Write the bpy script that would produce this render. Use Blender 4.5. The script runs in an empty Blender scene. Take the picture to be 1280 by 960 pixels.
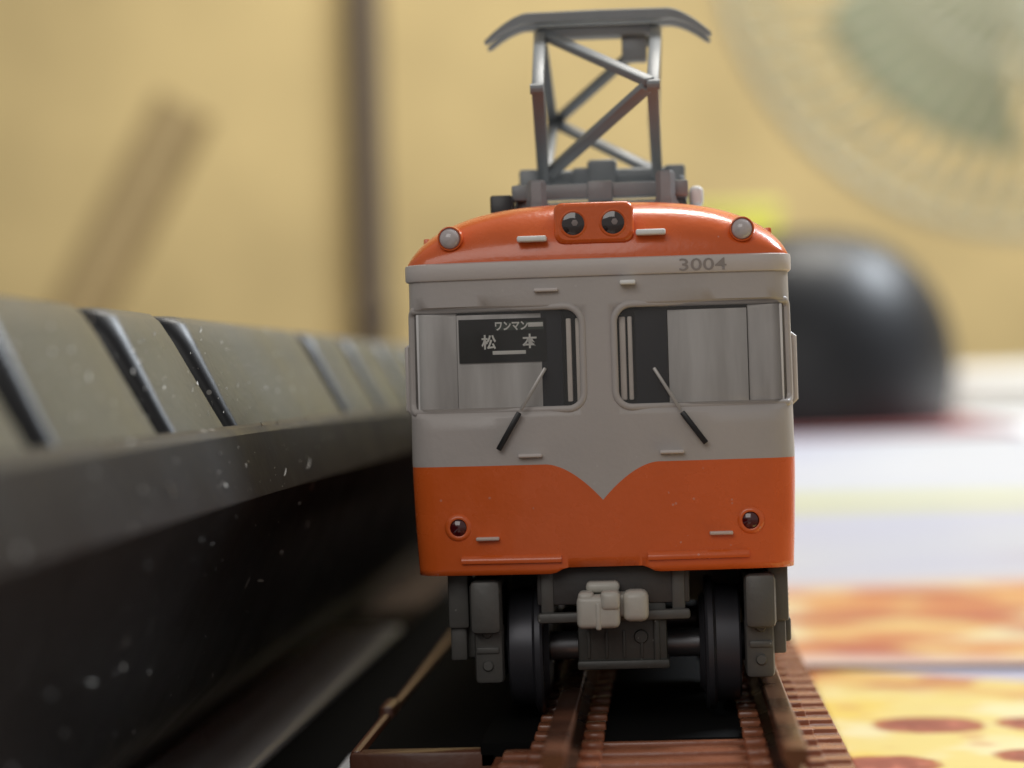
import bpy, bmesh, math, random
import numpy as np
from mathutils import Vector, Matrix
from mathutils.geometry import delaunay_2d_cdt
random.seed(7)
S = 0.001            # everything below is written in millimetres above the desk top
CZ = 21.5            # height of the lens above the desk
sc = bpy.context.scene

# ---------------------------------------------------------------- camera
F = 3013.0
th = math.radians(1.75)
fw = Vector((-188.2/F, 1.0, -4.4/F)).normalized()
r0 = fw.cross(Vector((0, 0, 1))).normalized(); u0 = r0.cross(fw)
cr = r0*math.cos(th) - u0*math.sin(th); cu = r0*math.sin(th) + u0*math.cos(th)
cam = bpy.data.cameras.new('camera'); cam_o = bpy.data.objects.new('camera', cam)
sc.collection.objects.link(cam_o); sc.camera = cam_o
m = Matrix((cr, cu, -fw)).transposed().to_4x4(); m.translation = Vector((0, 0, CZ*S)); cam_o.matrix_world = m
cam.sensor_width = 36.0; cam.lens = 36.0*F/1280.0
cam.clip_start = 0.01; cam.clip_end = 20.0
cam.dof.use_dof = True; cam.dof.focus_distance = 115.5*S; cam.dof.aperture_fstop = 39.0

# ---------------------------------------------------------------- light
w = bpy.data.worlds.new('World'); sc.world = w; w.use_nodes = True
bg = w.node_tree.nodes['Background']; bg.inputs[0].default_value = (1.0, .965, .93, 1); bg.inputs[1].default_value = 0.29
def area(name, loc, target, size, power, col):
    l = bpy.data.lights.new(name, 'AREA'); l.shape = 'RECTANGLE'; l.size = size[0]*S; l.size_y = size[1]*S
    l.energy = power; l.color = col
    o = bpy.data.objects.new(name, l); sc.collection.objects.link(o); o.location = Vector(loc)*S
    o.rotation_euler = (Vector(target)-Vector(loc)).to_track_quat('-Z', 'Y').to_euler(); return o
area('window_light', (640, 690, 800), (0, 130, 0), (400, 320), 14.0, (.86, .93, 1.0))
area('front_fill', (-140, -420, 330), (0, 115, 20), (380, 300), .8, (1.0, .97, .93))  # soft fill added behind the camera to brighten the train face
area('ceiling_light', (150, 750, 1050), (20, 1150, 0), (400, 400), 9.8, (1.0, .96, .88))
sc.view_settings.view_transform = 'Standard'; sc.view_settings.look = 'None'
sc.view_settings.exposure = 0.0; sc.view_settings.gamma = 1.0
sc.cycles.max_bounces = 8; sc.cycles.transparent_max_bounces = 24
try:
    sc.cycles.use_denoising = True
except Exception: pass

# ---------------------------------------------------------------- materials
MATS = {}
def mat(name, col, rough=.5, metal=0., var=0., vscale=600., bump=0., bscale=2500., coat=0., spec=.5, sss=0., stretch=None, dust=0., dscale=500., rvar=0.):
    if name in MATS: return MATS[name]
    M = bpy.data.materials.new(name); M.use_nodes = True; nt = M.node_tree; N = nt.nodes; L = nt.links
    p = N['Principled BSDF']; p.inputs['Base Color'].default_value = (*col, 1); p.inputs['Roughness'].default_value = rough
    p.inputs['Metallic'].default_value = metal; p.inputs['Coat Weight'].default_value = coat; p.inputs['Specular IOR Level'].default_value = spec
    if sss: p.inputs['Subsurface Weight'].default_value = sss; p.inputs['Subsurface Radius'].default_value = (.001, .0004, .0002); p.inputs['Subsurface Scale'].default_value = .5
    geo = N.new('ShaderNodeNewGeometry')
    src = None
    if var or rvar:
        n = N.new('ShaderNodeTexNoise'); n.inputs['Scale'].default_value = vscale; n.inputs['Detail'].default_value = 6; L.new(geo.outputs['Position'], n.inputs['Vector'])
        if stretch:
            vm = N.new('ShaderNodeVectorMath'); vm.operation = 'MULTIPLY'; vm.inputs[1].default_value = stretch
            L.new(geo.outputs['Position'], vm.inputs[0]); L.new(vm.outputs[0], n.inputs['Vector'])
    if var:
        mx = N.new('ShaderNodeMix'); mx.data_type = 'RGBA'
        mx.inputs['A'].default_value = (*[c*(1-var) for c in col], 1); mx.inputs['B'].default_value = (*[min(1, c*(1+var)) for c in col], 1)
        L.new(n.outputs['Fac'], mx.inputs['Factor']); src = mx.outputs['Result']
    if rvar:
        mr = N.new('ShaderNodeMapRange'); mr.inputs['From Min'].default_value = .3; mr.inputs['From Max'].default_value = .7
        mr.inputs['To Min'].default_value = max(.02, rough-rvar); mr.inputs['To Max'].default_value = rough+rvar
        L.new(n.outputs['Fac'], mr.inputs['Value']); L.new(mr.outputs['Result'], p.inputs['Roughness'])
    if dust:
        v = N.new('ShaderNodeTexVoronoi'); v.inputs['Scale'].default_value = dscale; L.new(geo.outputs['Position'], v.inputs['Vector'])
        n2 = N.new('ShaderNodeTexNoise'); n2.inputs['Scale'].default_value = dscale*.35; L.new(geo.outputs['Position'], n2.inputs['Vector'])
        a = N.new('ShaderNodeMath'); a.operation = 'LESS_THAN'; a.inputs[1].default_value = .13; L.new(v.outputs['Distance'], a.inputs[0])
        b = N.new('ShaderNodeMath'); b.operation = 'GREATER_THAN'; b.inputs[1].default_value = .60; L.new(n2.outputs['Fac'], b.inputs[0])
        c = N.new('ShaderNodeMath'); c.operation = 'MULTIPLY'; L.new(a.outputs[0], c.inputs[0]); L.new(b.outputs[0], c.inputs[1])
        c2 = N.new('ShaderNodeMath'); c2.operation = 'MULTIPLY'; c2.inputs[1].default_value = dust; L.new(c.outputs[0], c2.inputs[0])
        m2 = N.new('ShaderNodeMix'); m2.data_type = 'RGBA'; L.new(c2.outputs[0], m2.inputs['Factor'])
        if src: L.new(src, m2.inputs['A'])
        else: m2.inputs['A'].default_value = (*col, 1)
        m2.inputs['B'].default_value = (.6, .58, .54, 1); src = m2.outputs['Result']
    if src: L.new(src, p.inputs['Base Color'])
    if bump:
        nb = N.new('ShaderNodeTexNoise'); nb.inputs['Scale'].default_value = bscale; nb.inputs['Detail'].default_value = 4; L.new(geo.outputs['Position'], nb.inputs['Vector'])
        bp = N.new('ShaderNodeBump'); bp.inputs['Strength'].default_value = bump; bp.inputs['Distance'].default_value = .0001
        L.new(nb.outputs['Fac'], bp.inputs['Height']); L.new(bp.outputs['Normal'], p.inputs['Normal'])
    MATS[name] = M; return M
def clear(name, tint=(.8, .8, .8), amount=.85, rough=.08):
    """thin clear plastic: mostly lets light straight through, with a real surface reflection"""
    if name in MATS: return MATS[name]
    M = bpy.data.materials.new(name); M.use_nodes = True; nt = M.node_tree; N = nt.nodes; L = nt.links
    out = N['Material Output']; N.remove(N['Principled BSDF'])
    t = N.new('ShaderNodeBsdfTransparent'); t.inputs[0].default_value = (*tint, 1)
    d = N.new('ShaderNodeBsdfDiffuse'); d.inputs[0].default_value = (*tint, 1)
    m1 = N.new('ShaderNodeMixShader'); m1.inputs[0].default_value = amount; L.new(d.outputs[0], m1.inputs[1]); L.new(t.outputs[0], m1.inputs[2])
    g = N.new('ShaderNodeBsdfGlossy'); g.inputs['Roughness'].default_value = rough
    fr = N.new('ShaderNodeFresnel'); fr.inputs[0].default_value = 1.49
    m2 = N.new('ShaderNodeMixShader'); L.new(fr.outputs[0], m2.inputs[0]); L.new(m1.outputs[0], m2.inputs[1]); L.new(g.outputs[0], m2.inputs[2])
    L.new(m2.outputs[0], out.inputs['Surface']); MATS[name] = M; return M
ORANGE = mat('orange_paint', (.72, .125, .02), .26, coat=.35, dust=.25, dscale=2200, var=.08, vscale=500, bump=.12, bscale=4000, spec=.5, rvar=.07)
CREAM = mat('warm_grey_paint', (.45, .415, .395), .42, var=.09, vscale=350, dust=.25, dscale=2000, bump=.12, bscale=4000, rvar=.07)
CREAM2 = mat('pale_band_paint', (.60, .55, .525), .42, var=.05, bump=.1, bscale=4000)
WHITE = mat('white_paint', (.85, .85, .83), .3)
PGREY = mat('pantograph_grey', (.23, .245, .255), .36, var=.1, vscale=900, bump=.15, bscale=3000, metal=.0)
DGREY = mat('dark_grey_plastic', (.085, .085, .085), .42, var=.15, vscale=700, bump=.2)
UGREY = mat('underframe_grey', (.10, .097, .09), .45, var=.12, vscale=700, bump=.2, dust=.25, dscale=2500)
COUP = mat('coupler_grey', (.50, .48, .43), .35, var=.1, vscale=1500, bump=.3, bscale=1500)
BLACK = mat('black_plastic', (.012, .012, .014), .35, bump=.1)
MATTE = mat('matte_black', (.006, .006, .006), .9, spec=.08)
NAVY = mat('navy_plastic', (.006, .007, .016), .5, spec=.15)
STEEL = mat('wheel_steel', (.2, .2, .21), .4, metal=.7)
RAIL = mat('rail_metal', (.26, .12, .065), .3, metal=1., var=.2, vscale=250, bump=.12, bscale=1500, rvar=.08)
BROWN = mat('brown_track_plastic', (.32, .115, .058), .24, var=.18, vscale=500, bump=.25, bscale=1500, rvar=.1, dust=.3, dscale=1500)
SILVER = mat('silver_metal', (.6, .6, .6), .3, metal=.8)
LENS = mat('lamp_lens', (.55, .5, .5), .12, coat=.5, var=.25, vscale=2500)
DLENS = mat('dark_lens', (.03, .02, .02), .08, coat=1.)
RLENS = mat('red_lens', (.07, .004, .006), .1, coat=1.)
INNER = mat('cab_interior_grey', (.74, .69, .67), .6, var=.6, vscale=900, stretch=(1, 1, .15))
PALE = mat('pale_interior', (.85, .78, .72), .45, var=.15, vscale=900)
GLASS = clear('window_plastic', (.96, .945, .93), .955, .06)
KCASE = mat('keyboard_case', (.012, .0108, .011), .48, spec=.25, var=.15, vscale=150, bump=.2, bscale=1800, dust=.55, dscale=420, rvar=.08)
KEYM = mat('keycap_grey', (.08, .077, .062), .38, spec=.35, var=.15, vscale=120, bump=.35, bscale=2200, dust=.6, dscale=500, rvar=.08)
KDARK = mat('keycap_shaded_side', (.008, .008, .010), .42, spec=.4, dust=.4, dscale=900)  # keycap colour darkened by hand for sides turned from the light

# ---------------------------------------------------------------- object helpers
ORG = {}
def new_obj(name, me, parent=None, org=None):
    o = bpy.data.objects.new(name, me); sc.collection.objects.link(o)
    if parent is not None:
        o.parent = parent; ORG[o.name] = ORG[parent.name]
    else:
        org = Vector(org or (0, 0, 0)); o.location = org*S; ORG[o.name] = org
    return o
def tag(o, label=None, cat=None, group=None, kind=None):
    if label: o['label'] = label
    if cat: o['category'] = cat
    if group: o['group'] = group
    if kind: o['kind'] = kind
    return o
def empty(name, org): return new_obj(name, None, None, org)
def build(name, bm, mats, parent=None, org=None, smooth=35, origin=None):
    """link bm (world millimetres) as one object; origin moves a part's own origin"""
    base = Vector(ORG[parent.name]) if parent is not None else Vector(org or (0, 0, 0))
    o_at = Vector(origin) if origin is not None else base
    bmesh.ops.transform(bm, matrix=Matrix.Scale(S, 4) @ Matrix.Translation(-o_at), verts=bm.verts)
    me = bpy.data.meshes.new(name); bm.to_mesh(me); bm.free()
    for M in (mats if isinstance(mats, (list, tuple)) else [mats]): me.materials.append(M)
    if smooth:
        for p in me.polygons: p.use_smooth = True
        me.set_sharp_from_angle(angle=math.radians(smooth))
    o = new_obj(name, me, parent, org)
    if origin is not None and parent is not None:
        o.location = (o_at - base)*S; ORG[o.name] = o_at
    return o
def box(bm, x0, x1, y0, y1, z0, z1, bev=0., seg=2, rot=None, mi=0):
    vs = [bm.verts.new((x, y, z)) for x in (x0, x1) for y in (y0, y1) for z in (z0, z1)]
    fs = [(0, 1, 3, 2), (4, 6, 7, 5), (0, 4, 5, 1), (2, 3, 7, 6), (0, 2, 6, 4), (1, 5, 7, 3)]
    faces = [bm.faces.new([vs[i] for i in f]) for f in fs]
    for f in faces: f.material_index = mi
    if rot is not None:
        c = Vector(((x0+x1)/2, (y0+y1)/2, (z0+z1)/2))
        for v in vs: v.co = rot @ (v.co-c) + c
    if bev:
        es = list({e for f in faces for e in f.edges})
        bmesh.ops.bevel(bm, geom=es, offset=bev, segments=seg, profile=.5, affect='EDGES')
    return vs
def BX(*a, **k):
    bm = bmesh.new(); box(bm, *a, **k); return bm
def bar(bm, p, q, wx, wz, bev=0., up=(0, 1, 0)):
    """rectangular bar from p to q; wz measured along 'up', wx across"""
    p, q = Vector(p), Vector(q); d = (q-p); L = d.length; d.normalize(); up = Vector(up)
    side = d.cross(up).normalized(); up2 = side.cross(d).normalized()
    vs = [bm.verts.new(p + d*(t*L) + side*(sx*wx/2) + up2*(sz*wz/2)) for t in (0, 1) for sx in (-1, 1) for sz in (-1, 1)]
    fs = [(0, 1, 3, 2), (4, 6, 7, 5), (0, 4, 5, 1), (2, 3, 7, 6), (0, 2, 6, 4), (1, 5, 7, 3)]
    faces = [bm.faces.new([vs[i] for i in f]) for f in fs]
    if bev: bmesh.ops.bevel(bm, geom=list({e for f in faces for e in f.edges}), offset=bev, segments=2, profile=.5, affect='EDGES')
def tube(bm, pts, r, n=10, caps=True):
    pts = [Vector(p) for p in pts]; rings = []
    rs = r if isinstance(r, (list, tuple)) else [r]*len(pts)
    ref = None
    for i, p in enumerate(pts):
        d = (pts[min(i+1, len(pts)-1)] - pts[max(i-1, 0)]).normalized()
        if ref is None: ref = Vector((0, 0, 1)) if abs(d.z) < .9 else Vector((1, 0, 0))
        a = d.cross(ref).normalized(); b = a.cross(d).normalized(); ref = b
        rings.append([bm.verts.new(p + (a*math.cos(2*math.pi*k/n) + b*math.sin(2*math.pi*k/n))*rs[i]) for k in range(n)])
    for A, B in zip(rings, rings[1:]):
        for k in range(n): bm.faces.new((A[k], A[(k+1) % n], B[(k+1) % n], B[k]))
    if caps: bm.faces.new(rings[0][::-1]); bm.faces.new(rings[-1])
def lathe(bm, prof, c, axis='Y', n=32):
    """prof: (r, t) pairs along axis from point c"""
    c = Vector(c); rings = []
    A = {'X': ((0, 1, 0), (0, 0, 1), (1, 0, 0)), 'Y': ((1, 0, 0), (0, 0, 1), (0, 1, 0)), 'Z': ((1, 0, 0), (0, 1, 0), (0, 0, 1))}[axis]
    a, b, d = map(Vector, A)
    for r, t in prof:
        if r < 1e-6: rings.append([bm.verts.new(c + d*t)])
        else: rings.append([bm.verts.new(c + d*t + (a*math.cos(2*math.pi*k/n) + b*math.sin(2*math.pi*k/n))*r) for k in range(n)])
    for P, Q in zip(rings, rings[1:]):
        for k in range(n):
            k2 = (k+1) % n
            if len(P) == 1 and len(Q) == 1: continue
            if len(P) == 1: bm.faces.new((P[0], Q[k2], Q[k]))
            elif len(Q) == 1: bm.faces.new((P[k], P[k2], Q[0]))
            else: bm.faces.new((P[k], P[k2], Q[k2], Q[k]))
def rrect(x0, x1, z0, z1, r, n=6):
    """rounded rectangle loop, ccw; r = (br, tr, tl, bl)"""
    if not isinstance(r, (tuple, list)): r = (r,)*4
    out = []
    for (cx, cz, a0, rr) in ((x1-r[0], z0+r[0], -90, r[0]), (x1-r[1], z1-r[1], 0, r[1]), (x0+r[2], z1-r[2], 90, r[2]), (x0+r[3], z0+r[3], 180, r[3])):
        for k in range(n+1):
            a = math.radians(a0 + 90*k/n); out.append((cx+rr*math.cos(a), cz+rr*math.sin(a)))
    return out
def extrude_loop(bm, loop, y0, y1, bev=0., fn=None):
    """solid from an (x,z) loop between y0 (front) and y1"""
    cx = sum(p[0] for p in loop)/len(loop); cz = sum(p[1] for p in loop)/len(loop)
    hx = max(abs(p[0]-cx) for p in loop); hz = max(abs(p[1]-cz) for p in loop)
    lays = []
    steps = [(y0, bev), (y0+bev*.3, bev*.4), (y0+bev, 0.), (y1, 0.)] if bev else [(y0, 0), (y1, 0)]
    for y, ins in steps:
        lays.append([bm.verts.new((cx+(p[0]-cx)*(1-ins/hx), y, cz+(p[1]-cz)*(1-ins/hz))) for p in loop])
    n = len(loop)
    for A, B in zip(lays, lays[1:]):
        for k in range(n): bm.faces.new((A[k], A[(k+1) % n], B[(k+1) % n], B[k]))
    bm.faces.new(lays[0]); bm.faces.new(lays[-1][::-1])
def text_bm(body, size, place):
    """flat lettering as mesh; place(x, y) -> world mm"""
    c = bpy.data.curves.new('lettering', 'FONT'); c.body = body; c.size = size; c.align_x = 'CENTER'; c.resolution_u = 3; c.offset = .006 if body == '3004' else .018
    o = bpy.data.objects.new('lettering', c); sc.collection.objects.link(o)
    bpy.context.view_layer.update()
    ev = o.evaluated_get(bpy.context.evaluated_depsgraph_get()); me = ev.to_mesh()
    bm = bmesh.new(); bm.from_mesh(me); ev.to_mesh_clear()
    bpy.data.objects.remove(o); bpy.data.curves.remove(c)
    for v in bm.verts: v.co = Vector(place(v.co.x, v.co.y))
    return bm

# ================================================================= SETTING
Z0 = 0.0
bm = bmesh.new()
for (x, y) in ((-900, -600), (1000, -600), (1000, 1390), (-900, 1390)): bm.verts.new((x, y, 0))
bm.faces.new(bm.verts)
g = bmesh.ops.extrude_face_region(bm, geom=list(bm.faces)); bmesh.ops.translate(bm, verts=[v for v in g['geom'] if isinstance(v, bmesh.types.BMVert)], vec=(0, 0, -25))
tag(build('desk', bm, mat('desk_wood', (.11, .07, .045), .22, var=.35, vscale=35, bump=.15, bscale=900, rvar=.06), org=(0, 0, 0)), kind='structure')
bm = bmesh.new(); box(bm, -1500, 1800, 1400, 1500, -700, 1700)
tag(build('wall', bm, mat('tan_wall', (.66, .50, .235), .75, var=.55, vscale=6, bump=.3, bscale=300), org=(0, 1400, 0)), kind='structure')
bm = bmesh.new(); lathe(bm, [(9.6, 0), (9.6, 900)], (-166, 1389, -60), 'Z', 24)
box(bm, -177, -155, 1376, 1399, 60, 66, bev=1)
tag(build('curtain_pole', bm, mat('pole_brown', (.13, .10, .075), .5, var=.15, vscale=60), org=(-166, 1370, 0)),
    'upright dark brown pole standing against the tan wall', 'pole')
bm = bmesh.new(); tube(bm, [(-290, 1230, 80), (-241, 1230, 168)], [16, 16], 20)  # slanting bar, a little darker than the wall
tube(bm, [(-334, 1230, 0), (-290, 1230, 80)], [15, 16], 20)
tag(build('slanting_bar', bm, mat('bar_brown', (.46, .34, .165), .6, var=.2, vscale=60), org=(-334, 1230, 0)),
    'slanting light brown bar in the blurred background left of the pole', 'stick')

# ================================================================= FLYERS (printed paper)
def hsh(x, y, sc_, ox=0.):
    from mathutils.noise import noise
    return noise(Vector((x/sc_+ox, y/sc_, ox*1.7)))
def lerp(a, b, t): return [a[i]*(1-t)+b[i]*t for i in range(3)]
def sst(a, b, x):
    t = min(1, max(0, (x-a)/(b-a))); return t*t*(3-2*t)
CHEESE = (.78, .64, .22); CRUST = (.62, .30, .10); PEP = (.27, .035, .028); WHT = (.56, .57, .61); LIL = (.48, .48, .62)
PEPS = [(15.0, 143.2, 3.3), (21.9, 143.6, 2.9), (11.2, 129.0, 3.0), (20.0, 131.4, 2.7), (25.5, 152, 3.2), (14.8, 117, 3.1), (24, 119, 3.1), (31.5, 138, 3.1), (31, 126, 2.9), (34, 149, 3.1)]
def print1(x, y):
    # pepperoni pizza print
    c = list(lerp(CHEESE, (.82, .74, .42), sst(-.2, .5, hsh(x, y, 6)+.5*hsh(x, y, 1.7, 5))))
    c = lerp(c, (.80, .58, .08), .7*sst(.15, .5, hsh(x, y, 8, 9)))
    c = lerp(c, CRUST, .6*sst(.30, .6, hsh(x, y, 3.1, 3)))
    for (px_, py_, r) in PEPS:
        d = math.hypot(x-px_, y-py_) + .35*hsh(x, y, 1.3, 7)
        if d < r+.5:
            t = 1-sst(r-.25, r+.3, d)
            q = lerp(PEP, (.50, .13, .09), sst(-.1, .5, hsh(x, y, .8, 2)))
            q = lerp(q, (.42, .10, .04), sst(r-1.1, r-.1, d))
            c = lerp(c, q, t)
    # crust and sauce towards the back edge, then a lilac border, running askew
    yy = y + .6*(x-16); n = hsh(x, y, 6, 31)+.5*hsh(x, y, 2.5, 33)
    q = lerp((.70, .42, .12), (.50, .14, .05), sst(-.2, .25, n)); q = lerp(q, (.78, .62, .22), sst(.3, .5, hsh(x, y, 7, 35)))
    c = lerp(c, q, .9*sst(156, 161, yy)); c = lerp(c, LIL, sst(167, 169, yy))
    return c
def print2(x, y):
    n = hsh(x, y, 9, 11) + .5*hsh(x, y, 4, 13)
    c = lerp((.76, .54, .20), (.62, .24, .08), sst(-.3, .25, n)); c = lerp(c, (.74, .66, .40), sst(.15, .4, hsh(x, y, 13, 14)))
    c = lerp(c, (.44, .07, .04), .9*sst(.05, .30, hsh(x, y, 10, 17)))
    c = lerp((.66, .50, .44), c, sst(176, 182, y+.2*x)); c = lerp(c, (.60, .34, .28), .4*sst(174, 176, y+.2*x)*(1-sst(178, 180, y+.2*x)))
    c = lerp(c, (.62, .42, .36), sst(226, 231, y)); c = lerp(c, WHT, sst(231, 236, y))
    return c
def print3(x, y):
    c = list(WHT)
    c = lerp(c, (.42, .26, .20), .7*sst(30, 45, x)*sst(-.2, .2, hsh(x, y, 22, 21))*sst(246, 252, y)*(1-sst(258, 268, y)))
    c = lerp(c, LIL, .6*sst(-.1, .3, hsh(x, y, 60, 23)))
    c = lerp(c, (.60, .59, .22), .95*sst(338, 350, y)*(1-sst(372, 388, y)))
    return c
def sheet(name, x0, x1, y0, y1, z, fn, step, curl, label, skew=0.):
    nx = max(2, int((x1-x0)/step)); ny = max(2, int((y1-y0)/step))
    verts, cols, faces = [], [], []
    for j in range(ny+1):
        for i in range(nx+1):
            x = x0+(x1-x0)*i/nx; y = y0+(y1-y0)*j/ny
            verts.append(((x+skew*(y-y0))*S, y*S, (z+curl(x, y))*S)); cols.append(fn(x, y))
    for j in range(ny):
        for i in range(nx):
            a = j*(nx+1)+i; faces.append((a, a+1, a+nx+2, a+nx+1))
    me = bpy.data.meshes.new(name); me.from_pydata(verts, [], faces)
    ca = me.color_attributes.new('print', 'FLOAT_COLOR', 'POINT')
    ca.data.foreach_set('color', np.array([(c[0], c[1], c[2], 1) for c in cols], dtype=np.float32).ravel())
    for p in me.polygons: p.use_smooth = True
    if 'printed_paper' not in MATS:
        M = bpy.data.materials.new('printed_paper'); M.use_nodes = True; nt = M.node_tree
        at = nt.nodes.new('ShaderNodeAttribute'); at.attribute_name = 'print'; p = nt.nodes['Principled BSDF']
        p.inputs['Roughness'].default_value = .38; nt.links.new(at.outputs['Color'], p.inputs['Base Color']); MATS['printed_paper'] = M
    me.materials.append(MATS['printed_paper'])
    o = new_obj(name, me, None, (0, 0, 0)); s = o.modifiers.new('thickness', 'SOLIDIFY'); s.thickness = .09*S; s.offset = -1
    return tag(o, label, 'flyer', 'printed flyers lying on the desk')
sheet('pizza_flyer', 9.4, 75, 100, 174, .25, print1, .33, lambda x, y: .15*math.sin(x*.15)+.1, 'glossy flyer printed with pepperoni pizza, nearest the track')
sheet('pizza_flyer', 7, 140, 170, 240, .60, print2, .9, lambda x, y: .25+.25*math.sin(x*.07+y*.05), 'blurred orange and yellow pizza flyer just behind the pepperoni one')
sheet('sale_flyer', 5, 260, 234, 446, 1.0, print3, 2.5, lambda x, y: .3+.6*math.sin(x*.03+y*.02)*(1-sst(380, 400, y))+8.0*sst(392, 436, y), 'white flyer with a yellow band, in front of the paper stack')
# stack of paper that carries the mouse
for k in range(7):
    dx, dy = random.uniform(-1.5, 1.5), random.uniform(-1.5, 1.5)
    b = BX(4+dx, 300+dx, 432+dy, 760+dy, 1.9+k*.95, 1.9+k*.95+.9, bev=.2, seg=1)
    tag(build('booklet', b, mat('paper_%d' % (k % 3), [(.82, .82, .83), (.80, .76, .78), (.84, .84, .80)][k % 3], .6, var=.06, vscale=40), org=(150, 600, 1.9+k*.95)),
        ['bottom white booklet of the stack under the mouse', 'second booklet from the bottom of the stack under the mouse', 'third booklet from the bottom of the stack under the mouse',
         'middle booklet of the stack under the mouse',
         'third booklet from the top of the stack under the mouse', 'second booklet from the top of the stack under the mouse', 'topmost booklet of the stack under the mouse pad'][k],
        'booklet', 'booklets stacked under the mouse')
b = BX(0, 66, 448, 640, 8.55, 10.2, bev=.3)
tag(build('mouse_pad', b, mat('pad_red', (.32, .09, .09), .8, var=.2, vscale=50), org=(30, 540, 8.5)), 'thin dull red pad under the black mouse', 'mouse pad')

# ================================================================= MOUSE
MX, MY, MZ = 29.0, 510.0, 10.2
mouse = empty('computer_mouse', (MX, MY, MZ)); tag(mouse, 'black rounded computer mouse behind the train on the right', 'mouse')
def dome(u, v):   # u angle round, v 0 rim..1 top
    a = v*math.pi/2
    rx = 33.5*math.cos(a)**.72*(1-.12*(1-math.sin(a))**3); ry = 52*math.cos(a)**.62
    z = 39.0*math.sin(a)**1.0
    x = rx*math.copysign(abs(math.cos(u))**.85, math.cos(u)); y = ry*math.copysign(abs(math.sin(u))**.85, math.sin(u))
    return (MX+x*(1+.02*math.sin(a*2)), MY+y - 5*math.sin(a), MZ+z*(1-.10*(y/52)))
bm = bmesh.new(); rings = []
for j in range(25):
    v = j/24*.985; rings.append([bm.verts.new(dome(2*math.pi*i/64, v)) for i in range(64)])
top = bm.verts.new(dome(0, 1)); top.co.x = MX
for A, B in zip(rings, rings[1:]):
    for k in range(64): bm.faces.new((A[k], A[(k+1) % 64], B[(k+1) % 64], B[k]))
for k in range(64): bm.faces.new((rings[-1][k], rings[-1][(k+1) % 64], top))
bm.faces.new(rings[0][::-1])
MB_ = mat('mouse_black', (.010, .011, .014), .45, bump=.15, bscale=1500)
build('shell', bm, MB_, mouse)
for s_ in (-1, 1):
    bm = bmesh.new(); g_ = []
    for j in range(9):
        row = []
        for i in range(9):
            x = MX + s_*(3+ i*2.4); yy = 8 + j*4.2
            q = max(0, 1-abs((x-MX)/29.3)**2.2 - abs(yy/52)**2.4); row.append(bm.verts.new((x, MY+yy, MZ + 38*q**.6*(1-.10*yy/52)*.97 + .9)))
        g_.append(row)
    for A, B in zip(g_, g_[1:]):
        for k in range(8): bm.faces.new((A[k], A[k+1], B[k+1], B[k]))
    build('button', bm, MB_, mouse)
bm = bmesh.new(); lathe(bm, [(0, -3), (9, -3), (9.6, -2), (9.6, 2), (9, 3), (0, 3)], (MX, MY+24, MZ+28), 'X', 32)
build('scroll_wheel', bm, DGREY, mouse)

# ================================================================= things far right / behind
b = BX(75, 150, 640, 700, 8.55, 21.5, bev=5, seg=4)
tag(build('tissue_pack', b, mat('cream_plastic', (.80, .77, .70), .45, var=.06, vscale=40), org=(112, 670, 8.5)), 'cream white soft pack lying right of the mouse', 'pack')
yb = empty('yellow_box', (24, 700, 0)); tag(yb, 'small bright yellow box peeking out above the train roof', 'box')
build('carton', BX(4, 38, 772, 800, 0, 73, bev=1), mat('yellow_card', (.88, .86, .10), .5, var=.08, vscale=40), yb)
build('lid', BX(3.2, 38.8, 771, 801, 70, 75.5, bev=1), mat('yellow_lid', (.84, .82, .18), .45), yb)

# desk fan
FX, FY, FZ = 143.0, 905.0, 167.0+CZ
fan = empty('desk_fan', (FX, FY, 0)); tag(fan, 'desk fan with green blades behind a pale round wire guard', 'fan')
GW = mat('guard_cream', (.80, .78, .60), .4); GB = mat('blade_green', (.56, .62, .45), .45, var=.08, vscale=30)
for yy, nm in ((-28, 'front_guard'), (42, 'rear_guard')):
    bm = bmesh.new()
    for R_, t_, dy in ((118, 2.8, 0), (106, .9, yy*.35), (60, .9, yy*.9), (28, 1.3, yy)):
        tube(bm, [(FX+R_*math.cos(a*math.pi/36), FY+dy*(1 if R_ < 118 else 0) + (0 if R_ < 118 else (-2 if yy < 0 else 4)), FZ+R_*math.sin(a*math.pi/36)) for a in range(73)], t_, 6, caps=False)
    nW = 64
    for k in range(nW):
        a = 2*math.pi*k/nW; pts = []
        for j in range(8):
            t = j/7; R_ = 26+(118-26)*t; aa = a - .32*t
            pts.append((FX+R_*math.cos(aa), FY+yy*(1-t**3), FZ+R_*math.sin(aa)))
        tube(bm, pts, 1.0, 4, caps=False)
    build(nm, bm, GW, fan)
for k in range(5):
    bm = bmesh.new(); g_ = []
    for j in range(12):
        t = j/11; R_ = 20+67*t; row = []
        for i in range(12):
            s_ = i/11; a = 2*math.pi*k/5 + (s_-.5)*(1.05+.12*math.sin(t*3)) + .35*t
            row.append(bm.verts.new((FX+R_*math.cos(a), FY+10+(s_-.5)*22*(1-.3*t), FZ+R_*math.sin(a))))
        g_.append(row)
    for A, B in zip(g_, g_[1:]):
        for q in range(11): bm.faces.new((A[q], A[q+1], B[q+1], B[q]))
    o = build('blade', bm, GB, fan); s_ = o.modifiers.new('thickness', 'SOLIDIFY'); s_.thickness = 1.5*S
bm = bmesh.new(); lathe(bm, [(0, -14), (14, -13), (19, -6), (20, 6), (20, 20), (0, 20)], (FX, FY, FZ), 'Y', 32); build('hub', bm, GB, fan)
bm = bmesh.new(); lathe(bm, [(0, 46), (36, 46), (38, 60), (34, 100), (22, 118), (0, 120)], (FX, FY, FZ), 'Y', 32); build('motor_housing', bm, GW, fan)
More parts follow.
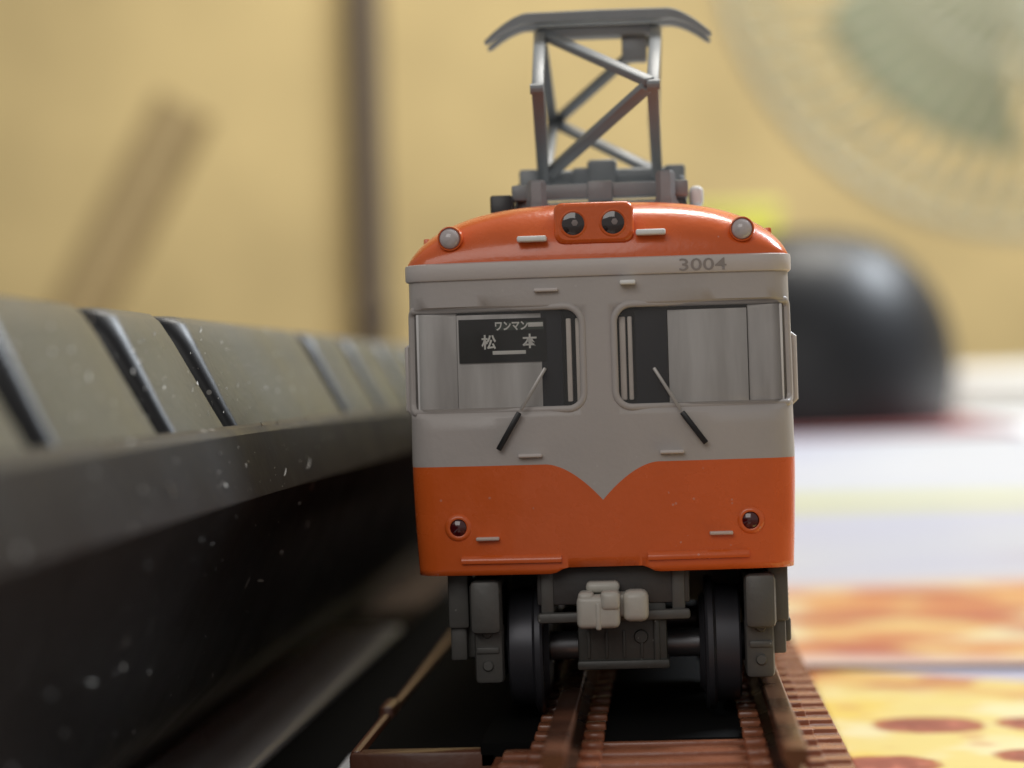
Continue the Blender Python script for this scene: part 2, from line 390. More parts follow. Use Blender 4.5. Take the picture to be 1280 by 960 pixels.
bm = bmesh.new(); lathe(bm, [(70, 0), (70, 10), (60, 18), (18, 24), (13, 40), (12, FZ-30)], (FX, FY+70, 0), 'Z', 40)
bmesh.ops.translate(bm, verts=bm.verts, vec=(30, 0, 0)); build('stand', bm, GW, fan)
bm = bmesh.new(); box(bm, FX-4, FX+4, FY-31, FY+46, FZ+20, FZ+23); build('guard_clip', bm, GW, fan)

# ================================================================= KEYBOARD
kb = empty('keyboard', (-60, 220, 0)); tag(kb, 'dark grey dusty computer keyboard lying left of the model train', 'keyboard')
def profile_solid(bm, prof, y0, y1, ny=1):
    rows = [[bm.verts.new((x, y0+(y1-y0)*j/ny, z+CZ)) for (x, z) in prof] for j in range(ny+1)]
    n = len(prof)
    for A, B in zip(rows, rows[1:]):
        for k in range(n): bm.faces.new((A[k], A[(k+1) % n], B[(k+1) % n], B[k]))
    bm.faces.new(rows[0][::-1]); bm.faces.new(rows[-1])
bm = bmesh.new()
prof = [(-150, -1.0), (-23.5, -1.9), (-20.25, -1.75), (-19.95, -1.85), (-19.65, -2.15), (-18.75, -4.8), (-18.7, -5.0), (-18.85, -5.2), (-23.5, -15), (-28.2, -19.6), (-29.4, -21.4), (-150, -21.4)]
profile_solid(bm, prof, 40, 480)
build('case', bm, KCASE, kb, smooth=25)
build('base_strip', BX(-29.2, -22.9, 42, 205, .05, .9, bev=.3, seg=3), mat('brushed_strip', (.72, .72, .76), .33, metal=.3, bump=.2), kb)
def keycap(y0, y1, xf=-20.45, depth=15.0):
    """front skirt slopes back from (xf, z -2) to (xf-3.1, z 3.3)"""
    bm = bmesh.new()
    def sect(xb, xk, z, ins, r):
        lp = rrect(xk, xb, y0+ins, y1-ins, r, 5)
        return [bm.verts.new((x, y, z+CZ)) for x, y in lp]
    L_ = [sect(xf, xf-depth, -2.25, 0, .5), sect(xf-.75, xf-depth+.3, -.9, .12, .55), sect(xf-2.35, xf-depth+1.2, 2.25, .55, .9), sect(xf-2.9, xf-depth+1.6, 3.25, .75, 1.1), sect(xf-3.25, xf-depth+2.0, 3.6, 1.05, 1.2), sect(xf-3.9, xf-depth+2.7, 3.72, 1.6, 1.2), sect(xf-6, xf-depth+4, 3.6, 3.2, 1.2)]
    for A, B in zip(L_, L_[1:]):
        n = len(A)
        for k in range(n):
            f = bm.faces.new((A[k], A[(k+1) % n], B[(k+1) % n], B[k]))
    bm.faces.new(L_[-1]); bm.faces.new(L_[0][::-1])
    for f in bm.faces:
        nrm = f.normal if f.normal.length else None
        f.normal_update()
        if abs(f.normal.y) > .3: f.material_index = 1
    return bm
cuts = [40, 59.5, 79.5, 99.6, 114.6, 157, 176.5, 197, 217, 238, 258, 278, 320]
for row in range(4):
    off = row*19.0; cs = cuts if row == 0 else [c+[0, 9, 5, 14][row] for c in cuts]
    for a, b_ in zip(cs, cs[1:]):
        build('key', keycap(a+1.5, min(b_, 440)-1.5, -20.45-off, 15.6), [KEYM, KDARK], kb, smooth=40)

bm = bmesh.new(); rd = random.Random(3)
def fleck(p, r_):
    vs = [bm.verts.new(Vector(p)+Vector((rd.uniform(-.3, 1)*r_*.5, rd.uniform(-1, 1)*r_, rd.uniform(-1, 1)*r_))) for _ in range(4)]
    for a, b, c in ((0, 1, 2), (0, 2, 3), (0, 3, 1), (1, 3, 2)): bm.faces.new((vs[a], vs[b], vs[c]))
for k in range(16):
    y_ = rd.uniform(78, 135); x_, z_, dx_, dz_ = rd.choice(((-21.4, CZ-.5, -1.9, 3.7), (-19.2, CZ-3.2, .3, -1.0), (-19.5, CZ-7, -2, -4), (-20.0, CZ-1.9, 0, .05)))
    a_ = rd.uniform(0, 6.3); t_ = rd.random(); L0 = rd.uniform(.25, .8); P_ = Vector((x_+dx_*t_, y_, z_+dz_*t_))
    tube(bm, [P_+Vector((.08, L0*(q_-1)*math.cos(a_)+.12*q_*(2-q_), L0*(q_-1)*math.sin(a_)*.6)) for q_ in (0, .5, 1, 1.5, 2)], .022, 4)
for k in range(700):
    y_ = 62+130*rd.random()**1.2; r_ = rd.choice((.05, .06, .08, .10, .16)); t = rd.random(); w_ = rd.random()
    if w_ < .5: fleck((-20.98-2.0*t, y_, CZ-1.2+3.9*t), r_)
    elif w_ < .65: fleck((-19.9, y_, CZ-2.2), r_*.9)
    elif w_ < .82: fleck((-19.42+.78*t, y_, CZ-2.6-2.2*t), r_)
    else: fleck((-18.75-4.5*t, y_, CZ-5.4-9.4*t), r_*.8)
tag(build('dust', bm, mat('dust_pale', (.8, .79, .75), .7), org=(-20, 110, 15), smooth=0), 'pale specks of dust and lint on the keyboard front', 'dust', kind='stuff')
# ================================================================= SHADE SHEET + TRACK
tag(build('shade_sheet', BX(-22.6, -9.0, 96, 420, .02, .9, bev=.3), MATTE, org=(-16, 250, 0)), 'thin black sheet standing in for shade between the keyboard and the track', 'shade sheet')  # black sheet laid where the train and keyboard cast shade
tr = empty('model_railway_track', (0, 200, 0)); tag(tr, 'straight brown plastic model railway track under the orange and grey train', 'track')
ZS = -17.0      # sleeper tops, relative to the lens
bm = bmesh.new()
prof = [(-9.3, -21.4), (-8.3, -17.55), (8.0, -17.55), (9.3, -21.4)]
profile_solid(bm, prof, 96, 330)
build('roadbed', bm, BROWN, tr)
sl = None; n_s = 0
y = 97.0
while y < 250:
    if sl is None:
        bm = bmesh.new(); box(bm, -7.8, 7.8, y, y+1.75, ZS+CZ-.7, ZS+CZ, bev=.12)
        for s_ in (-1, 1):
            for q in (-1, 1):
                xx = s_*4.85+q*1.15
                box(bm, xx-.5, xx+.5, y+.2, y+1.5, ZS+CZ-.02, ZS+CZ+.42, bev=.12)
        sl = build('sleeper', bm, BROWN, tr, origin=(0, y, 0))
    else:
        o = sl.copy(); sc.collection.objects.link(o); o.location = (0, (y-200)*S, 0)
    y += 3.05
def rail_bm(x0):
    bm = bmesh.new()
    prof = [(x0-.75, ZS), (x0-.75, ZS+.25), (x0-.2, ZS+.5), (x0-.2, ZS+1.3), (x0-.5, ZS+1.5), (x0-.5, ZS+1.93), (x0-.42, ZS+2.0), (x0+.42, ZS+2.0), (x0+.5, ZS+1.93), (x0+.5, ZS+1.5), (x0+.2, ZS+1.3), (x0+.2, ZS+.5), (x0+.75, ZS+.25), (x0+.75, ZS)]
    profile_solid(bm, prof, 96.5, 330); return bm
build('rail', rail_bm(-4.85), RAIL, tr, smooth=30); build('rail', rail_bm(4.85), RAIL, tr, smooth=30)
build('centre_shade_plate', BX(-4.25, 4.25, 112.6, 330, ZS+CZ-.3, ZS+CZ+.12, bev=.1), MATTE, tr)  # black plate in place of the shade under the train
bm = bmesh.new(); box(bm, -14.6, -8.4, 113.6, 330, 1.0, ZS+CZ-.35, bev=.1); box(bm, -9.0, -5.5, 112.2, 330, 3.5, ZS+CZ+.12, bev=.05); build('side_shade_plate', bm, MATTE, tr)  # black plates added to make the shade left of the rails
bm = bmesh.new(); box(bm, -15.2, -8.2, 112.2, 113.6, .9, ZS+CZ-.25, bev=.2)
box(bm, -15.15, -14.65, 112.4, 330, .9, ZS+CZ-.15, bev=.15); box(bm, -15.3, -14.5, 125, 128.5, .9, ZS+CZ+.2, bev=.25)
build('side_rim', bm, mat('dark_brown_plastic', (.15, .055, .03), .35, var=.2, bump=.2), tr)
bm = bmesh.new(); box(bm, -17.7, -16.2, 108, 131, .95, 1.35, bev=.1)
tag(build('paper_scrap', bm, mat('scrap_white', (.8, .82, .88), .5), org=(-18, 120, .9)), 'small white paper strip beside the left edge of the track', 'paper strip')

# ================================================================= TRAIN
TX, TY = -3.0, 115.0
train = empty('model_train', (TX, TY, 4.9)); tag(train, 'orange and warm grey model train car with a raised grey pantograph', 'model train')
# plan curve: u -> (x, y) and outward normal
R_C = 1.25; HW = 9.25
def plan_pts():
    P = []
    for i in range(41):
        x = i/40*(HW-R_C); P.append((x, .5*(x/8)**2))
    x0, y0 = P[-1]; a0 = math.atan2(2*.5*x0/64, 1)
    cx, cy = HW-R_C, y0+R_C*.98
    for i in range(1, 15):
        a = a0 + (math.pi/2-a0)*i/14; P.append((cx+R_C*math.sin(a), cy-R_C*math.cos(a)*.98))
    P.append((HW, 125.0)); return P
PL = np.array(plan_pts()); CL = np.concatenate([[0], np.cumsum(np.hypot(*(PL[1:]-PL[:-1]).T))])
UMAX = CL[-1]; UC = CL[-2]     # UC = end of the corner
def wz(z): return 1 - .010*max(0, (z+4)/9.6) - (.022*max(0, (-4-z)/5.3)**1.5)
def sh(u, z, off=0.):
    """point on the body shell: u round the plan, z height over lens, off = outward mm"""
    s_ = -1 if u < 0 else 1; a = min(abs(u), UMAX-1e-4)
    i = int(np.searchsorted(CL, a, side='right'))-1; i = min(max(i, 0), len(CL)-2); t = (a-CL[i])/(CL[i+1]-CL[i])
    x = PL[i][0]*(1-t)+PL[i+1][0]*t; y = PL[i][1]*(1-t)+PL[i+1][1]*t
    d = PL[i+1]-PL[i]
    if 0 < i < len(CL)-2:
        dp = PL[i]-PL[i-1]; dn = PL[i+2]-PL[i+1]; d1 = dp/np.hypot(*dp)+d/np.hypot(*d); d2 = d/np.hypot(*d)+dn/np.hypot(*dn); d = d1*(1-t)+d2*t
    d = d/np.hypot(*d); nx, ny = d[1], -d[0]
    return Vector((TX + s_*(x*wz(z)+nx*off), TY + y+ny*off, CZ+z))
ZT, ZB = 5.62, -9.3
def zb(u): return ZB + .30*(1-sst(1.8, 2.6, abs(u)))
def vline(u):
    a = abs(u); return -4.06 if a > 2.7 else -4.06 - 1.76*((2.7-a)/2.7)**1.75
side_w = []
for s_ in (-1, 1):
    uu = UC+7
    k = 0
    while uu < UMAX-10:
        wd = 6.2 if k % 4 else 4.2
        side_w.append((s_*uu if s_ > 0 else -(uu+wd), s_*(uu+wd) if s_ > 0 else -uu)); uu += wd+2.4; k += 1
WINL = rrect(-9.55, -.78, -1.42, 3.46, (.75, .85, .35, .45), 7)
WINR = rrect(.78, 9.55, -1.42, 3.46, (.45, .35, .85, .75), 7)
holes = [WINL, WINR] + [rrect(a, b_, -.9, 3.3, .5, 3) for a, b_ in side_w]
def inside(p, poly):
    x, y_ = p; r = False; n = len(poly); j = n-1
    for i in range(n):
        xi, yi = poly[i]; xj, yj = poly[j]
        if (yi > y_) != (yj > y_) and x < (xj-xi)*(y_-yi)/(yj-yi)+xi: r = not r
        j = i
    return r
def cdt_surface(loops_out, loops_hole, lines, ugrid, zgrid):
    V, E = [], []
    def addl(lp, closed=True):
        b0 = len(V); V.extend([Vector(p) for p in lp]); n = len(lp)
        E.extend([(b0+i, b0+(i+1) % n) for i in range(n if closed else n-1)])
    addl(loops_out)
    for h in loops_hole: addl(h)
    for l in lines: addl(l, False)
    allh = loops_hole
    for u in ugrid:
        for z in zgrid:
            if inside((u, z), loops_out) and not any(inside((u, z), h) for h in allh): V.append(Vector((u, z)))
    vo, eo, fo, *_ = delaunay_2d_cdt(V, E, [], 0, 1e-5)
    keep = []
    for f in fo:
        c = sum((vo[i] for i in f), Vector((0, 0)))/len(f)
        if inside(c, loops_out) and not any(inside(c, h) for h in allh): keep.append((f, c))
    return vo, keep
ug = list(np.arange(-UC-4, UC+4.01, .45)) + [s_*u for s_ in (-1, 1) for u in np.arange(UC+6, UMAX-1, 5)]
zg = list(np.arange(-9.0, 5.5, .6))
outl = [(u, zb(u)) for u in np.concatenate([[-UMAX], np.arange(-UC-2, UC+2.01, .3), [UMAX]])] + [(u, ZT) for u in np.concatenate([[UMAX], np.arange(UC+2, -UC-2.01, -.3), [-UMAX]])]
vl = [(-UMAX+.01, -4.06)] + [(u, vline(u)) for u in list(np.arange(-UC-2, -2.7, .4)) + list(np.arange(-2.7, 2.701, .09)) + list(np.arange(2.9, UC+2, .4))] + [(UMAX-.01, -4.06)]
vo, keep = cdt_surface(outl, holes, [vl], ug, zg)
bm = bmesh.new(); bv = [bm.verts.new(sh(v.x, v.y)) for v in vo]
for f, c in keep:
    try: fa = bm.faces.new([bv[i] for i in f]); fa.material_index = 0 if c.y < vline(c.x) else 1
    except ValueError: pass
for v in list(bm.verts):
    if not v.link_faces: bm.verts.remove(v)
bmesh.ops.recalc_face_normals(bm, faces=bm.faces)
avg = sum((f.normal.y*f.calc_area() for f in bm.faces if abs(f.calc_center_median().x-TX) < 5 and f.calc_center_median().y < TY+1), 0.)
if avg > 0: bmesh.ops.reverse_faces(bm, faces=bm.faces)
shell = build('body_shell', bm, [ORANGE, CREAM], train, smooth=50)
sm = shell.modifiers.new('thickness', 'SOLIDIFY'); sm.thickness = .55*S; sm.offset = -1; sm.use_rim = True
def surf_patch(us, zs, off):
    bm = bmesh.new(); g_ = [[bm.verts.new(sh(u, z, off)) for u in us] for z in zs]
    for A, B in zip(g_, g_[1:]):
        for k in range(len(us)-1): bm.faces.new((A[k], A[k+1], B[k+1], B[k]))
    return bm
def strip_loop(loop, prof_, closed=True):
    """sweep (inset, off) profile round a (u,z) loop; inset > 0 = outwards from the hole"""
    n = len(loop); bm = bmesh.new(); rows = []
    for i in range(n):
        p0 = Vector(loop[i-1]); p1 = Vector(loop[i]); p2 = Vector(loop[(i+1) % n])
        d = ((p1-p0).normalized() if (p1-p0).length > 1e-6 else Vector((0, 0))) + ((p2-p1).normalized() if (p2-p1).length > 1e-6 else Vector((0, 0)))
        d.normalize(); nn = Vector((d.y, -d.x))
        rows.append([bm.verts.new(sh(p1.x+nn.x*q, p1.y+nn.y*q, off)) for q, off in prof_])
    for i in range(n):
        A, B = rows[i], rows[(i+1) % n]
        for k in range(len(prof_)-1): bm.faces.new((A[k], A[k+1], B[k+1], B[k]))
    return bm
for lp, u0_, u1_ in ((WINL, -9.45, -.85), (WINR, .85, 9.45)):
    wf = build('window_frame', strip_loop(lp, [(-.14, -.45), (-.14, -.02), (-.10, .04), (-.02, .08), (.10, .07), (.18, .02), (.20, -.1)]), CREAM, train, smooth=60)
    us = list(np.arange(u0_, u1_+.01, .2)); zs = list(np.arange(-1.38, 3.43, .4))
    build('pane', surf_patch(us, zs+[3.43], -.16), GLASS, wf, smooth=60)
for a, b_ in side_w:
    build('side_window', surf_patch(list(np.linspace(a-.1, b_+.1, 3)), [-.95, 3.35], -.3), GLASS, train)
# rain gutter band over the face
bm = bmesh.new()
us = list(np.concatenate([[-UMAX+.1], np.arange(-UC-2, UC+2.01, .3), [UMAX-.1]]))
rows = [[bm.verts.new(sh(u, z, o_)) for u in us] for z, o_ in ((4.86, -.05), (4.88, .10), (4.95, .16), (5.5, .17), (5.66, .15), (5.72, .0), (5.72, -.4))]
for A, B in zip(rows, rows[1:]):
    for k in range(len(us)-1): bm.faces.new((A[k], A[k+1], B[k+1], B[k]))
gut = build('rain_gutter', bm, CREAM2, train, smooth=40)
build('car_number', text_bm('3004', 1.0, lambda x, y_: sh(5.1+x*1.18, 4.98+y_*.82, .19)), mat('number_grey', (.30, .26, .24), .5), train, smooth=0)
# roof
def hroof(x):
    q = min(1, abs(x)/9.22); return 2.95*max(0, 1-q**3)**.6
def ry(x):  # front line of the roof
    return float(sh(np.interp(abs(x), PL[:-1, 0], CL[:-1]), 5.7).y)-TY
bm = bmesh.new(); xs = [-9.22+18.44*(.5-.5*math.cos(math.pi*i/60)) for i in range(61)]
aa = [0, .004, .015, .035, .07, .12, .18, .26, .36, .48, .62, .8, 1.0]; rows = []
for a in aa:
    gq = (1-(1-a)**2.6)**.5
    rows.append([bm.verts.new((TX+x, TY+ry(x)*(1-a)+4.0*a+.02, CZ+5.64+hroof(x)*gq)) for x in xs])
rows.append([bm.verts.new((TX+x, TY+8.5, CZ+5.64+hroof(x))) for x in xs])
nf = len(rows)
rows.append([bm.verts.new((TX+x, TY+124, CZ+5.64+hroof(x))) for x in xs])
for j, (A, B) in enumerate(zip(rows, rows[1:])):
    for k in range(60):
        f = bm.faces.new((A[k], A[k+1], B[k+1], B[k])); f.material_index = 1 if j >= nf-1 else 0
roof = build('roof', bm, [ORANGE, mat('roof_grey', (.42, .43, .44), .45, var=.1, bump=.2)], train, smooth=60)
def roof_y(x, z):
    """y where the roof front reaches height z at x"""
    h = hroof(x); g_ = min(.999, max(0, (z-5.64)/h)); a = 1-(1-g_**(1/.5))**(1/2.6); return TY+ry(x)*(1-a)+4.0*a
# headlight box
bm = bmesh.new(); lp = [(TX-.05+p[0], CZ+p[1]) for p in rrect(-1.9, 1.9, 6.42, 8.40, (.5, .42, .42, .5), 6)]
extrude_loop(bm, lp, TY-.06, TY+7, .2); hlb = build('headlight_box', bm, ORANGE, train, smooth=50)
for dx in (-.98, .92):
    bm = bmesh.new(); lathe(bm, [(.54, .05), (.57, -.03), (.60, -.05), (.66, -.03), (.72, .05)], (TX-.05+dx, TY-.06, CZ+7.38), 'Y', 28)
    h = build('headlight', bm, ORANGE, train, smooth=50)
    bm = bmesh.new(); lathe(bm, [(.54, .0), (.48, -.02), (.3, -.05), (0, -.06)], (TX-.05+dx, TY-.07, CZ+7.38), 'Y', 28); build('lens', bm, DLENS, h)
    bm = bmesh.new(); lathe(bm, [(0, -.08), (.16, -.07), (.18, -.03)], (TX-.05+dx+.08, TY-.07, CZ+7.42), 'Y', 6); build('bulb', bm, mat('bulb_grey', (.3, .25, .24), .2, metal=.5), h)
for s_ in (-1, 1):
    x = TX+s_*7.0; z = CZ+6.9
    bm = bmesh.new(); lathe(bm, [(.50, .05), (.50, -.28), (.53, -.34), (.58, -.32), (.61, -.1), (.63, .6), (.63, 1.4), (.58, 2.2), (.45, 3.6), (0, 4.0)], (x, TY+.72, z), 'Y', 28)
    h = build('marker_lamp', bm, ORANGE, train, smooth=60)
    bm = bmesh.new(); lathe(bm, [(.51, 0), (.505, -.26), (.42, -.42), (.22, -.52), (0, -.56)], (x, TY+.72, z), 'Y', 28); build('lens', bm, LENS, h, smooth=80)
    x = TX+s_*6.98; z = CZ-7.0; yf = sh(s_*7.0, -7).y
    bm = bmesh.new(); lathe(bm, [(.40, .1), (.42, -.10), (.50, -.13), (.62, -.06), (.68, .05)], (x, yf, z), 'Y', 28); h = build('tail_lamp', bm, ORANGE, train, smooth=60)
    bm = bmesh.new(); lathe(bm, [(.42, .0), (.36, -.06), (0, -.09)], (x, yf, z), 'Y', 28); build('lens', bm, RLENS, h, smooth=80)
    bm = bmesh.new(); box(bm, TX+s_*8.35-.16, TX+s_*8.35+.16, TY+3.0, TY+3.6, CZ+6.4, CZ+7.08, bev=.08); build('roof_step', bm, ORANGE, train)
# grab steps
def pill(u, z, wd, h, off, m_, y=None, nm='handrail'):
    bm = bmesh.new(); p = sh(u, z); yy = p.y if y is None else y
    box(bm, p.x-wd/2, p.x+wd/2, yy-off, yy+.3, CZ+z-h/2, CZ+z+h/2, bev=min(h, off)*.33, seg=3); build(nm, bm, m_, train, smooth=60)
for u, z in ((-3.05, 6.72), (2.68, 6.86)): pill(u, z, 1.42, .27, .6, WHITE, roof_y(u, z)-.15)
for u, z in ((-2.45, 4.27),): pill(u, z, 1.15, .17, .3, CREAM2)
pill(1.5, 4.5, .75, .22, .6, WHITE)
for u, z in ((-3.42, -3.62), (3.35, -3.62)): pill(u, z, 1.15, .17, .34, CREAM2)
for u, z in ((-5.65, -7.55), (5.65, -7.55)): pill(u, z, 1.12, .17, .34, mat('worn_step', (.62, .5, .44), .35))
for u in (-4.55, 4.55):   # skirt ledges
    bm = bmesh.new(); us = list(np.linspace(u-2.45, u+2.45, 14)); rows = [[bm.verts.new(sh(a, z, o_)) for a in us] for z, o_ in ((-8.35, -.02), (-8.46, .14), (-8.62, .2), (-8.74, .16), (-8.78, -.02))]
    for A, B in zip(rows, rows[1:]):
        for k in range(13): bm.faces.new((A[k], A[k+1], B[k+1], B[k]))
    for e in (0, 13): bm.faces.new([r_[e] for r_ in rows])
    build('skirt_ledge', bm, ORANGE, train, smooth=50)
# side grab rails at the corners
for s_ in (-1, 1):
    x = TX+s_*9.42; bm = bmesh.new()
    tube(bm, [(x-s_*.25, TY+2.6, CZ+1.9), (x, TY+2.55, CZ+1.75), (x, TY+2.5, CZ-1.3), (x-s_*.25, TY+2.6, CZ-1.5)], .13, 8); build('grab_rail', bm, CREAM2, train)
# wipers
for s_, pts in ((-1, ((-2.55, .55), (-3.78, -1.42), (-4.90, -3.3))), (1, ((2.6, .40), (3.8, -1.62), (4.96, -3.25)))):
    p = [sh(u, z, .32) for u, z in pts]; k_ = p[1].lerp(p[0], .05)
    bm = bmesh.new(); bar(bm, p[1]+(p[1]-p[0])*.06+Vector((0, -.02, 0)), p[2], .27, .22, bev=.05); wp_ = build('wiper', bm, BLACK, train)
    bm = bmesh.new(); bar(bm, p[0], p[1]+Vector((0, -.08, 0)), .17, .15, bev=.04); build('wiper_arm', bm, mat('wiper_silver', (.42, .4, .38), .35, metal=.3), wp_)
# cab interior, seen through the panes
def inner(nm, x0, x1, z0, z1, y0, y1, m_, bev=.03): return build(nm, BX(TX+x0, TX+x1, TY+y0, TY+y1, CZ+z0, CZ+z1, bev=bev), m_, train)
inner('cab_floor', -8.4, 8.4, -2.6, -1.9, 1.3, 14, MATTE)
inner('cab_partition', -8.3, 8.3, -1.9, 4.6, 5.2, 5.6, MATTE)
inner('cab_side_panel', -8.8, -6.85, -1.38, 3.3, .95, 1.4, INNER)
inner('cab_side_panel', 7.15, 8.8, -1.38, 3.3, .95, 1.4, INNER)
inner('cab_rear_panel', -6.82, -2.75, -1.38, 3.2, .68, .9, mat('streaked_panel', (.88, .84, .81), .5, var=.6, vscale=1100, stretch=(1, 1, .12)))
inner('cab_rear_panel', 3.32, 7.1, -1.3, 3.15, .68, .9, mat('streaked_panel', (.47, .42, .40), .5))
inner('window_post', -2.78, -1.75, -1.75, 3.4, .7, 1.2, NAVY); inner('window_post', 1.75, 3.28, -1.75, 3.2, .72, 1.2, NAVY)
for x0, x1 in ((-1.55, -1.3), (-1.1, -.8), (1.0, 1.3), (1.4, 1.62)):
    inner('pale_mullion', x0, x1, -1.1, 2.9, .5, .9, PALE, .06)
sb = inner('destination_sign', -6.72, -2.5, .88, 2.98, .56, .66, MATTE)
SY = TY+.54
def sgn(x, y_): return Vector((x, SY, y_))
bm = BX(TX-4.95, TX-2.62, SY-.015, SY+.01, CZ+2.42, CZ+2.82); build('green_strip', bm, mat('sign_green', (.015, .035, .018), .5), sb)
SW = mat('sign_white', (.9, .9, .86), .5)
build('lettering', text_bm('ワンマン', .50, lambda x, y_: sgn(TX-4.17+x*.82, CZ+2.45+y_)-Vector((0, .03, 0))), SW, sb, smooth=0)
build('lettering', text_bm('松', .72, lambda x, y_: sgn(TX-5.27+x, CZ+1.60+y_)-Vector((0, .02, 0))), SW, sb, smooth=0)
build('lettering', text_bm('本', .72, lambda x, y_: sgn(TX-3.30+x, CZ+1.60+y_)-Vector((0, .02, 0))), SW, sb, smooth=0)
build('sign_bar', BX(TX-3.36, TX-2.64, SY-.03, SY+.01, CZ+2.55, CZ+2.76, bev=.01), SW, sb)
build('sign_bar', BX(TX-5.1, TX-3.5, SY-.03, SY+.01, CZ+1.26, CZ+1.44, bev=.01), SW, sb)
# end wall and floor of the car
build('rear_wall', BX(TX-8.6, TX+8.6, TY+123.6, TY+124.2, CZ-9.2, CZ+5.6), CREAM, train)
build('chassis', BX(TX-8.3, TX+8.3, TY+6, TY+123, CZ-9.0, CZ-6.6, bev=.2), MATTE, train)
build('seat_block', BX(TX-8.0, TX+8.0, TY+16, TY+118, CZ-6.6, CZ-1.6, bev=.2), DGREY, train)
# coupler and buffer beam
bb = build('front_beam', BX(TX-3.35, TX+4.0, TY+1.0, TY+1.9, CZ-10.9, CZ-9.05, bev=.12), mat('beam_grey', (.055, .05, .048), .5, bump=.2), train)
bm = bmesh.new()
bar(bm, (TX-3.35, TY+.9, CZ-11.5), (TX+4.0, TY+.9, CZ-11.42), .5, .5, bev=.15, up=(0, 0, 1))
for xx in (-2.85, 3.45): box(bm, TX+xx-.32, TX+xx+.32, TY+.9, TY+1.5, CZ-11.3, CZ-9.1, bev=.12)
build('buffer_bar', bm, UGREY, bb)
bm = bmesh.new(); box(bm, TX-1.45, TX+2.85, TY+1.1, TY+3.2, CZ-13.9, CZ-10.8, bev=.15)
box(bm, TX-1.5, TX+2.95, TY+.9, TY+3.3, CZ-14.05, CZ-13.6, bev=.12); box(bm, TX+2.2, TX+2.5, TY+.95, TY+1.3, CZ-13.7, CZ-11.6, bev=.08)
for k in range(4): box(bm, TX-1.0+k*.85, TX-.85+k*.85, TY+1.0, TY+1.2, CZ-13.5, CZ-12.2, bev=.04)
lathe(bm, [(0, -.14), (.3, -.12), (.36, 0), (.36, .1)], (TX+1.6, TY+1.1, CZ-12.5), 'Y', 12)
build('gear_box', bm, mat('gearbox_grey', (.05, .05, .045), .45, bump=.25, dust=.3, dscale=2500), bb)
bm = bmesh.new()
box(bm, TX-1.38, TX+.66, TY-1.25, TY+.6, CZ-11.85, CZ-10.3, bev=.26, seg=3)
box(bm, TX-1.32, TX-.55, TY-1.2, TY+.4, CZ-10.9, CZ-10.12, bev=.22, seg=3); box(bm, TX-.25, TX+.68, TY-1.38, TY+.4, CZ-11.0, CZ-10.08, bev=.24, seg=3)
box(bm, TX-.5, TX-.22, TY-1.3, TY+.4, CZ-11.92, CZ-10.6, bev=.1)
box(bm, TX+.80, TX+2.02, TY-.95, TY+.6, CZ-11.6, CZ-10.12, bev=.34, seg=3)
box(bm, TX+.5, TX+1.1, TY-.4, TY+.6, CZ-11.4, CZ-10.35, bev=.2)
box(bm, TX-.95, TX+.65, TY-.2, TY+.9, CZ-10.25, CZ-9.72, bev=.2)
box(bm, TX-.4, TX+1.2, TY+.4, TY+5, CZ-11.3, CZ-10.3, bev=.2)
build('coupler', bm, COUP, train, smooth=60)
# bogies
def bogie(yc, dx):
    cx = TX+dx
    bm = bmesh.new(); box(bm, cx-6.6, cx+6.6, yc-1.6, yc+1.6, CZ-11.6, CZ-9.1, bev=.2)
    for s_ in (-1, 1):
        x0 = cx+s_*5.85; x1 = cx+s_*7.35
        xa, xb_ = min(x0, x1), max(x0, x1)
        box(bm, xa, xb_, yc-10.6, yc+10.6, CZ-12.2, CZ-9.6, bev=.3)
        for q in (-1, 1):
            box(bm, xa+(.0 if s_ > 0 else .1), xb_-(.1 if s_ > 0 else 0), yc+q*6.6-3.0, yc+q*6.6+2.2, CZ-14.7, CZ-9.7, bev=.25)
            box(bm, cx+s_*7.35-.5, cx+s_*7.35+.5, yc+q*6.6-1.6, yc+q*6.6+1.6, CZ-13.6, CZ-11.2, bev=.25)
            box(bm, cx+s_*7.9-.28, cx+s_*7.9+.28, yc+q*6.6-.9, yc+q*6.6+.9, CZ-13.2, CZ-12.0, bev=.15)
        box(bm, cx+s_*7.6-.45, cx+s_*7.6+.45, yc-3.5, yc+3.5, CZ-13.6, CZ-10.2, bev=.2)
    for s_ in (-1, 1):
        for zz in (-10.4, -12.2, -13.8):
            lathe(bm, [(0, -.16), (.22, -.15), (.28, -.05), (.28, .1)], (cx+s_*6.6, yc-9.6, CZ+zz), 'Y', 12)
        box(bm, cx+s_*6.6-.55, cx+s_*6.6+.55, yc-9.72, yc-9.5, CZ-13.2, CZ-12.9, bev=.06)
        for k in range(7): lathe(bm, [(.3, 0), (.48, .08), (.48, .18), (.3, .26)], (cx+s_*7.75, yc-4.6, CZ-12.6+k*.27), 'Z', 12)
    bg_ = build('bogie_frame', bm, UGREY, train, smooth=40)
    for q in (-1, 1):
        for s_ in (-1, 1):
            bm = bmesh.new(); t = s_
            lathe(bm, [(0, -1.0*t), (2.3, -1.0*t), (2.55, -.75*t), (3.25, -.72*t), (3.35, -.6*t), (3.3, -.35*t), (2.95, -.2*t), (2.85, .9*t), (2.7, 1.0*t), (2.3, .8*t), (1.0, .75*t), (.9, 1.3*t), (0, 1.4*t)], (cx+s_*4.68, yc+q*6.3, CZ-13.25), 'X', 48)
            build('wheel', bm, mat('wheel_dark', (.06, .06, .07), .38, metal=.4), bg_, smooth=40)
        bm = bmesh.new(); lathe(bm, [(.7, -4), (.7, 4)], (cx, yc+q*6.3, CZ-13.25), 'X', 16); build('axle', bm, STEEL, bg_)
bogie(TY+11.2, .75); bogie(TY+104, 0)
